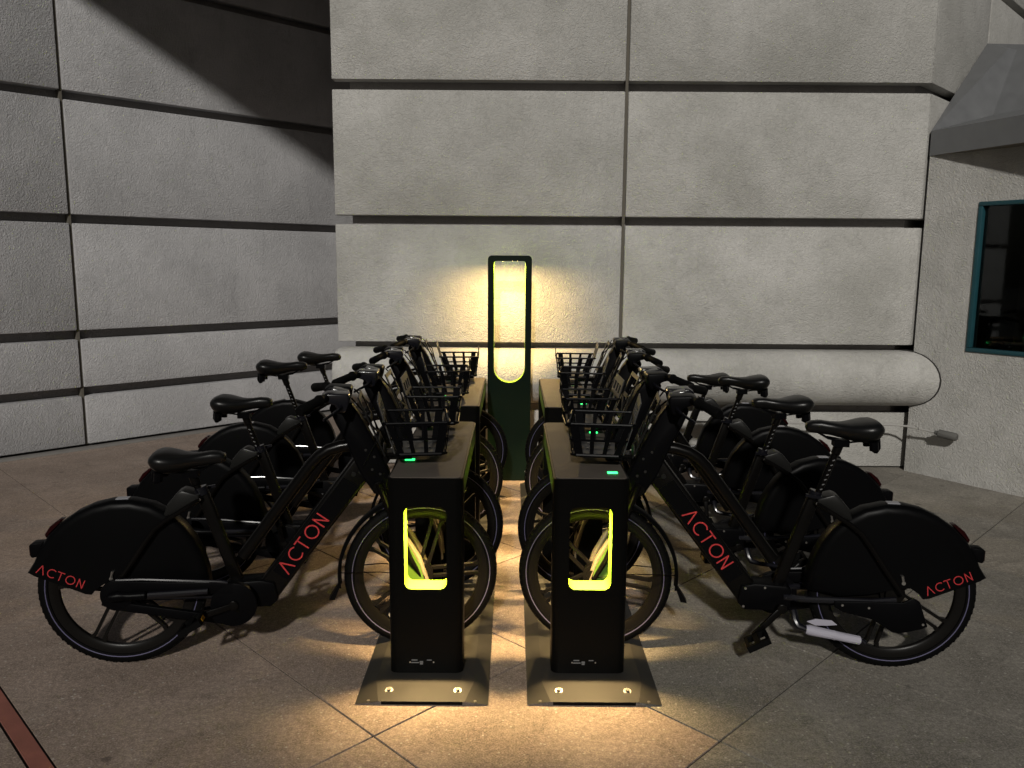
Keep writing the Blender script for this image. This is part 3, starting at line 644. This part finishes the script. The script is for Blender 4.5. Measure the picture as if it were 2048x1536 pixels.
    for s_ in (-1, 1):
        vs = [(u, s_ * y, v) for lp in (A0, A1, A2, A3) for (u, v, y) in lp]; fs = []
        for L_ in range(3):
            for k in range(n): fs.append((L_ * n + k, L_ * n + (k + 1) % n, (L_ + 1) * n + (k + 1) % n, (L_ + 1) * n + k))
        fs.append(tuple(3 * n + k for k in range(n))); b.add(vs, fs)
    vs = [(u, -y, v) for (u, v, y) in A0[:nt_]] + [(u, y, v) for (u, v, y) in A0[:nt_]]
    b.add(vs, [(k, k + 1, nt_ + k + 1, nt_ + k) for k in range(nt_ - 1)])
    fd = b.build('rear_fender', M['fender'], root, angle=40)
    bm = bmesh.new(); bm.from_mesh(fd.data); bmesh.ops.remove_doubles(bm, verts=bm.verts, dist=1e-5); bmesh.ops.recalc_face_normals(bm, faces=bm.faces); bm.to_mesh(fd.data); bm.free(); fd.data.set_sharp_from_angle(angle=R(40))
    MB().box((-0.005, -0.017, 0.7175), (0.045, 0.017, 0.7205)).build('sticker', M['sticker'], fd)
    b = MB().prism([(-0.212, 0.640), (-0.228, 0.642), (-0.262, 0.615), (-0.284, 0.582), (-0.279, 0.566), (-0.266, 0.583)], 'y', -0.024, 0.024); b.build('rear_reflector', M['red_lens'], fd, bevel=0.004)
    rl_ = MB().prism([(-0.290, 0.548), (-0.338, 0.546), (-0.344, 0.540), (-0.342, 0.492), (-0.335, 0.486), (-0.312, 0.492)], 'y', -0.028, 0.028).build('rear_light', M['plastic'], root, bevel=0.003)
    MB().box((-0.3455, -0.024, 0.496), (-0.3425, 0.024, 0.538)).build('red_lens', M['red_lens'], rl_)
    for s_ in (-1, 1):
        MB().disc((-0.028, 0.395), 0.008, s_ * 0.050, s_ * 0.062, 10).tube([(-0.028, s_ * 0.057, 0.40), (-0.022, s_ * 0.057, 0.425)], 0.006, 8).build('fender_bolt', M['bolt'], fd)
    # lock housing behind the seat tube
    b = MB().prism([(0.330, 0.730), (0.262, 0.752), (0.240, 0.742), (0.200, 0.694), (0.181, 0.640), (0.245, 0.664), (0.32, 0.690)], 'y', -0.045, 0.045); b.build('lock_housing', M['panel_grey'], root, bevel=0.006)
    # saddle and post (moved along the post axis for each bicycle)
    T = 1.05; b = MB()
    sec = [(0.388, 0.008, T - .022, T - .034), (0.383, 0.020, T - .010, T - .046), (0.365, 0.027, T - .002, T - .053), (0.33, 0.031, T + .001, T - .056), (0.29, 0.037, T - .004, T - .060), (0.255, 0.052, T - .006, T - .068), (0.222, 0.074, T - .004, T - .076), (0.188, 0.094, T + .003, T - .082), (0.155, 0.103, T + .010, T - .084), (0.128, 0.102, T + .012, T - .078), (0.108, 0.090, T + .006, T - .066), (0.096, 0.068, T - .006, T - .052), (0.090, 0.035, T - .018, T - .038)]
    vs = []; fs = []; sg = 20
    for (u, hw, zt, zb) in sec:
        for k in range(sg):
            a = 2 * math.pi * k / sg; c_, s2 = math.cos(a), math.sin(a)
            y = hw * math.copysign(abs(c_) ** 0.75, c_); zm = zt - 0.38 * (zt - zb)
            z = zm + (zt - zm) * (abs(s2) ** 0.8) if s2 > 0 else zm - (zm - zb) * (abs(s2) ** 1.3)
            vs.append((u, y, z))
    for i in range(len(sec) - 1):
        for k in range(sg): fs.append((i * sg + k, i * sg + (k + 1) % sg, (i + 1) * sg + (k + 1) % sg, (i + 1) * sg + k))
    fs += [tuple(range(sg)), tuple((len(sec) - 1) * sg + k for k in range(sg))[::-1]]
    b.add(vs, fs); sa_ = b.build('saddle', M['vinyl'], root, angle=80)
    b = MB()
    for s_ in (-1, 1):
        b.tube([(0.34, 0.0, T - .05), (0.30, s_ * 0.02, T - .072), (0.22, s_ * 0.022, T - .085), (0.14, s_ * 0.04, T - .07)], 0.004, 6)
        b.tube([(0.128, s_ * 0.045, T - .075), (0.124, s_ * 0.045, T - .110)], 0.018, 10)
    b.box((0.215, -0.025, T - .105), (0.275, 0.025, T - .078)); b.build('saddle_rails', M['plastic'], sa_)
    MB().prism([(0.098, T - .06), (0.115, T - .062), (0.122, T - .125), (0.105, T - .128), (0.093, T - .105)], 'y', -0.03, 0.03).build('saddle_bumper', M['plastic'], sa_, bevel=0.005)
    pa = Vector((-0.319, 0, 0.948)); pt = Vector((0.248, 0, T - .095))
    pst = MB().tube([pt, pt - pa * 0.045, pt - pa * 0.05, pt - pa * 0.42], [0.019, 0.019, 0.0145, 0.0145], 12).build('seat_post', M['frame'], root)
    b = MB()
    for k in range(9):
        for s_ in (-1, 1):
            c = pt - pa * (0.075 + k * 0.022); b.bar(c + Vector((0.003, s_ * 0.0143, 0)), c + Vector((-0.006, s_ * 0.0137, 0.0035)), 0.002, 0.004)
    b.build('height_marks', M['white_ink'], pst)
    cl = MB(); c = Vector((0.333, 0, 0.735)); cl.tube([c - pa * 0.012, c + pa * 0.022], 0.026, 14); cl.tube([c + Vector((-0.02, -0.03, 0.0)), c + Vector((-0.02, 0.035, 0.0))], 0.007, 8); cl.bar(c + Vector((-0.02, 0.036, 0)), c + Vector((0.045, 0.042, 0.012)), 0.006, 0.012)
    clo = cl.build('seat_clamp', M['gloss'], root)
    for s_ in (-1, 1): MB().disc((0.328, 0.712), 0.006, s_ * 0.024, s_ * 0.042, 10).build('stay_bolt', M['bolt'], clo)
    # head, fork, front fender
    b = MB().prism([(0.862, 1.085), (0.878, 1.112), (0.950, 1.112), (0.985, 1.06), (1.050, 0.93), (1.112, 0.790), (1.098, 0.735), (1.045, 0.705), (0.985, 0.80), (0.925, 0.945), (0.888, 1.02)], 'y', -0.048, 0.048)
    hd = b.build('head_unit', M['plastic'], root, bevel=0.012, bseg=3)
    for (u, v) in ((1.045, 0.875), (1.035, 0.82), (1.010, 0.905), (1.068, 0.80)):
        for s_ in (-1, 1): MB().disc((u, v), 0.0055, s_ * 0.046, s_ * 0.051, 10).build('screw', M['screw_dark'], hd)
    b = MB(); b.tube([(1.065, -0.062, 0.742), (1.065, 0.062, 0.742)], 0.028, 12)
    for s_ in (-1, 1): b.tube([(1.062, s_ * 0.058, 0.765), (1.10, s_ * 0.062, 0.655), (1.19, s_ * 0.060, 0.425), (1.238, s_ * 0.052, 0.335)], [0.022, 0.021, 0.016, 0.014], 12, sy=0.75)
    b.tube([(1.240, -0.06, 0.335), (1.240, 0.06, 0.335)], 0.012, 10)
    b.build('fork', F, root)
    arc = [(0.352, -0.034), (0.360, -0.026), (0.364, 0.0), (0.360, 0.026), (0.352, 0.034), (0.349, 0.032), (0.357, 0.0), (0.349, -0.032)]
    b = MB().ring(arc, 30, (WB, 0, WR), R(100), R(187)); b.prism([(WB - 0.352, 0.30), (WB - 0.362, 0.30), (WB - 0.392, 0.255), (WB - 0.402, 0.235), (WB - 0.375, 0.238)], 'y', -0.022, 0.022)
    ff = b.build('front_fender', M['fender'], root, angle=50)
    b = MB()
    for s_ in (-1, 1): b.tube([(WB - 0.005, s_ * 0.058, WR + 0.006), (WB - 0.18, s_ * 0.05, WR + 0.03), (WB - 0.355, s_ * 0.034, WR + 0.028)], 0.0022, 5)
    b.build('fender_wire', M['frame'], ff)
    # handlebar cluster
    hb = MB().tube([(0.93, -0.13, 1.165), (0.93, 0.13, 1.165)], 0.020, 12); hbo = hb.build('handlebar', M['frame'], root, loc=(-0.036, 0, -0.036))
    for s_ in (-1, 1):
        b = MB().prism([(0.992, 1.182), (0.985, 1.196), (0.895, 1.200), (0.872, 1.186), (0.880, 1.165), (0.930, 1.150), (0.945, 1.118), (0.975, 1.120), (0.985, 1.150)], 'y', s_ * 0.045, s_ * 0.145)
        b.build('bar_clamp', M['gloss'] if s_ < 0 else M['plastic'], hbo, bevel=0.010, bseg=3)
        g0 = [(0.895, s_ * 0.135, 1.180), (0.882, s_ * 0.165, 1.180), (0.874, s_ * 0.185, 1.178), (0.872, s_ * 0.190, 1.178), (0.850, s_ * 0.230, 1.172), (0.812, s_ * 0.295, 1.158), (0.808, s_ * 0.302, 1.156)]
        MB().tube(g0, [0.017, 0.019, 0.024, 0.019, 0.0185, 0.021, 0.017], 14).build('grip', M['rubber'], hbo)
        b = MB().tube([(0.955, s_ * 0.125, 1.150), (0.955, s_ * 0.155, 1.142), (0.930, s_ * 0.200, 1.128), (0.895, s_ * 0.265, 1.115)], [0.012, 0.010, 0.007, 0.0065], 8, sy=0.7); b.build('brake_lever', M['gloss'], hbo)
    MB().prism([(0.900, 1.178), (0.915, 1.204), (0.980, 1.190), (0.985, 1.165)], 'y', -0.040, 0.040).build('display', M['gloss'], hbo, bevel=0.004)
    b = MB()
    b.tube([(0.96, 0.12, 1.14), (1.03, 0.10, 1.07), (1.06, 0.05, 0.95), (1.05, 0.045, 0.86)], 0.0035, 6); b.tube([(0.96, -0.12, 1.14), (1.03, -0.10, 1.05), (1.06, -0.052, 0.95), (1.0, -0.05, 0.84)], 0.0035, 6); b.tube([(0.99, 0.04, 0.80), (0.93, 0.03, 0.78), (0.80, 0.02, 0.66), (0.62, 0.02, 0.42)], 0.0032, 6)
    b.build('cable', M['rubber'], root)
    # carrier frame in front of the head
    b = MB(); p0 = Vector((0.985, 0, 1.140)); p1 = Vector((1.085, 0, 0.905)); cu = (p1 - p0).normalized(); nv = Vector((cu.z, 0, -cu.x))
    def CP(s, y): q = p0 + cu * s; return Vector((q.x, y, q.z))
    for y in (-0.10, 0.10): b.bar(CP(0, y), CP(0.272, y), 0.022, 0.006, upv=nv)
    for s in (0.012, 0.12, 0.215, 0.262): b.bar(CP(s, -0.10), CP(s, 0.10), 0.020, 0.0055, upv=nv)
    b.bar(CP(0.13, -0.09), CP(0.21, 0.09), 0.012, 0.005, upv=nv)
    b.build('carrier_frame', M['panel_grey'], root, bevel=0.001, bseg=1)
    # basket
    bk = MB(); top = [(1.098, -0.150), (1.346, -0.150), (1.358, -0.138), (1.358, 0.138), (1.346, 0.150), (1.098, 0.150), (1.088, 0.140), (1.088, -0.140)]
    bot = [(1.150, -0.136), (1.322, -0.136), (1.342, -0.118), (1.342, 0.118), (1.322, 0.136), (1.150, 0.136), (1.142, 0.126), (1.142, -0.126)]
    ZR, ZB_ = 1.036, 0.902
    def ring_at(t_): return [(a[0] * (1 - t_) + c[0] * t_, a[1] * (1 - t_) + c[1] * t_, ZR * (1 - t_) + ZB_ * t_) for a, c in zip(top, bot)]
    bk.tube(ring_at(0.0), 0.0058, 8, closed=True); bk.tube(ring_at(0.52), 0.0048, 6, closed=True); bk.tube(ring_at(1.0), 0.008, 8, closed=True)
    def side_bar(pt_, pb_, w, nrm): bk.bar((*pt_, ZR), (*pb_, ZB_), w, 0.004, upv=nrm)
    for s_ in (-1, 1):
        for f_, w_ in ((0.05, 0.024), (0.34, 0.017), (0.64, 0.017), (0.94, 0.034)):
            side_bar((1.098 + f_ * 0.248, s_ * 0.150), (1.150 + f_ * 0.172, s_ * 0.136), w_, (0, 1, 0))
    for f_ in (0.05, 0.35, 0.65, 0.95): side_bar((1.358, -0.138 + 0.276 * f_), (1.342, -0.118 + 0.236 * f_), 0.020, (1, 0, 0))
    bko = bk.build('basket', M['plastic'], root)
    fl = MB().box((1.166, -0.130, 0.905), (1.336, 0.130, 0.909)); flo = fl.build('basket_floor', M['basket_plate'], bko)
    b = MB()
    for u in (1.19, 1.28):
        for y in (-0.05, 0.05): b.tube([(u, y, 0.909), (u, y, 0.915)], 0.005, 8)
    b.build('screw', M['bolt'], flo)
    b = MB()                                             # slotted rear plate
    def RP(y, z): return Vector((1.062 + (1.125 - z) * 0.30, y, z))
    for y0, y1, z0, z1 in ((-0.135, 0.135, 1.095, 1.125), (-0.135, 0.135, 1.035, 1.052), (-0.135, -0.105, 1.052, 1.095), (0.105, 0.135, 1.052, 1.095), (-0.05, -0.02, 1.052, 1.095), (0.03, 0.055, 1.052, 1.095), (-0.13, 0.13, 0.905, 0.925), (-0.13, -0.11, 0.925, 1.035), (0.11, 0.13, 0.925, 1.035), (-0.02, 0.02, 0.925, 1.035)):
        q = [RP(y0, z0), RP(y1, z0), RP(y1, z1), RP(y0, z1)]; o_ = Vector((0.004, 0, 0.001)); b.add(q + [p + o_ for p in q], [(0, 1, 2, 3), (7, 6, 5, 4), (0, 4, 5, 1), (1, 5, 6, 2), (2, 6, 7, 3), (3, 7, 4, 0)])
    b.build('basket_back', M['basket_plate'], bko)
    b = MB()
    for y0, y1, z0, z1 in ((-0.06, 0.06, 1.036, 1.052), (-0.06, -0.046, 1.052, 1.082), (0.046, 0.06, 1.052, 1.082), (-0.06, 0.06, 1.082, 1.094)): b.box((1.361, y0, z0), (1.366, y1, z1))
    b.build('basket_front', M['plastic'], bko)
    MB().box((1.275, -0.03, 0.868), (1.33, 0.03, 0.897)).build('headlight', M['plastic'], root, bevel=0.006)
    b = MB().bar((1.09, 0, 0.882), (1.29, 0, 0.890), 0.08, 0.014); b.bar((1.06, 0, 0.80), (1.11, 0, 0.885), 0.06, 0.03); b.build('basket_bracket', M['frame'], root)
    MB().bar((1.08, 0, 0.868), (1.205, 0, 0.866), 0.045, 0.026).build('lock_tongue', M['frame'], root, bevel=0.004)
    return root

proto = make_bike()
yaw = lambda rear, front: math.asin(max(-1, min(1, (front - rear) / WB)))
spots = [  # side, rear hub x, y, front y, saddle top, label
 ('L', -1.620, 3.187, 3.368, 0.915, 'nearest black rental bicycle of the left row, with red lettering and low saddle'),
 ('L', -1.615, 3.98, 4.02, 1.015, 'second black rental bicycle from the camera in the left row'),
 ('L', -1.615, 4.77, 4.93, 1.095, 'third black rental bicycle from the camera in the left row, tall saddle'),
 ('L', -1.600, 5.60, 5.69, 1.055, 'farthest black rental bicycle of the left row, close to the wall'),
 ('R', 1.598, 3.197, 3.362, 1.064, 'nearest black rental bicycle of the right row, red lettering and white-wrapped kickstand'),
 ('R', 1.610, 3.99, 3.985, 1.031, 'second black rental bicycle from the camera in the right row'),
 ('R', 1.650, 4.77, 4.90, 1.025, 'third black rental bicycle from the camera in the right row'),
 ('R', 1.670, 5.58, 5.66, 0.925, 'farthest black rental bicycle of the right row, close to the wall'),
]
axis = Vector((-0.319, 0, 0.948))
CRANK = [-60, 35, -25, 80, 0, -35, 50, 20]
SPIN = [(-30, 22), (14, 50), (-20, 8), (33, -25), (0, -20), (25, 10), (-12, 40), (40, -8)]
bikes = [proto] + [copy_tree(proto) for _ in spots[1:]]
for (side, x, y, fy, st, label), o in zip(spots, bikes):
    a = yaw(y, fy); o['label'] = label
    o.location = (x, y, 0); o.rotation_euler = (0, 0, a if side == 'L' else math.pi - a)
    for c in o.children:
        if c.name.split('.')[0] == 'crank': c.rotation_euler = (0, R(CRANK[bikes.index(o)]), 0)
    ws = [c for c in o.children if c.name.split('.')[0] == 'wheel']
    for k, w in enumerate(ws): w.rotation_euler = (0, R(SPIN[bikes.index(o)][k]), 0)
    for ch in o.children:
        if ch.name.split('.')[0] in ('saddle', 'seat_post'): ch.location = axis * ((st - 1.058) / 0.948)
def child(o, nm): return [c for c in o.children if c.name.split('.')[0] == nm][0]
dax = Vector((0.416, 0.55)).normalized(); dpz = Vector((-dax.y, dax.x)); base = Vector((0.587, 0.29))
# right row: left flank, reading down the tube; left row: right flank, reading up the tube
p = base + dax * 0.448 + dpz * -0.024; put_letters(child(bikes[4], 'battery_tube'), (p.x, 0.0405, p.y), (-dax.x, -dax.y), 1, 0.062, 0.305)
p = base + dax * 0.118 + dpz * -0.024; put_letters(child(bikes[0], 'battery_tube'), (p.x, -0.0405, p.y), (dax.x, dax.y), -1, 0.062, 0.305)
put_letters(child(bikes[4], 'rear_fender'), (-0.128, 0.0535, 0.345), (-0.90, 0.42), 1, 0.038, 0.196)
put_letters(child(bikes[0], 'rear_fender'), (-0.315, -0.0535, 0.434), (0.90, -0.42), -1, 0.038, 0.196)
# foam wrap round the kickstand of the nearest right-hand bicycle
ks = child(bikes[4], 'kickstand')
MB().tube([(0.355, 0.094, 0.184), (0.34, 0.094, 0.182), (0.25, 0.0965, 0.169), (0.24, 0.0965, 0.167), (0.235, 0.0965, 0.1665), (0.14, 0.098, 0.153), (0.135, 0.098, 0.1525)], [0.018, 0.022, 0.019, 0.0205, 0.019, 0.018, 0.013], 10).build('foam_wrap', M['foam'], ks)
MB().prism([(0.345, 0.205), (0.31, 0.218), (0.245, 0.216), (0.222, 0.198), (0.262, 0.192), (0.31, 0.190)], 'y', 0.060, 0.064).build('wrap_flap', M['foam'], ks)
# ------------------------------------------------------------------ litter
b = MB().add([(-0.03, -0.012, 0.003), (0.0, -0.016, 0.010), (0.034, -0.006, 0.004), (0.030, 0.010, 0.006), (0.002, 0.014, 0.013), (-0.028, 0.008, 0.004)], [(0, 1, 4, 5), (1, 2, 3, 4)])
b.add([(-0.03, -0.012, 0.002), (0.0, -0.016, 0.009), (0.034, -0.006, 0.003), (0.030, 0.010, 0.005), (0.002, 0.014, 0.012), (-0.028, 0.008, 0.003)], [(5, 4, 1, 0), (4, 3, 2, 1)])
sc = b.build('paper_scrap', M['sticker']); sc.location = (2.86, 4.86, 0.0); sc.rotation_euler = (0, 0, 0.3)
tag(sc, 'small white paper scrap lying on the paving in front of the kiosk', 'scrap')
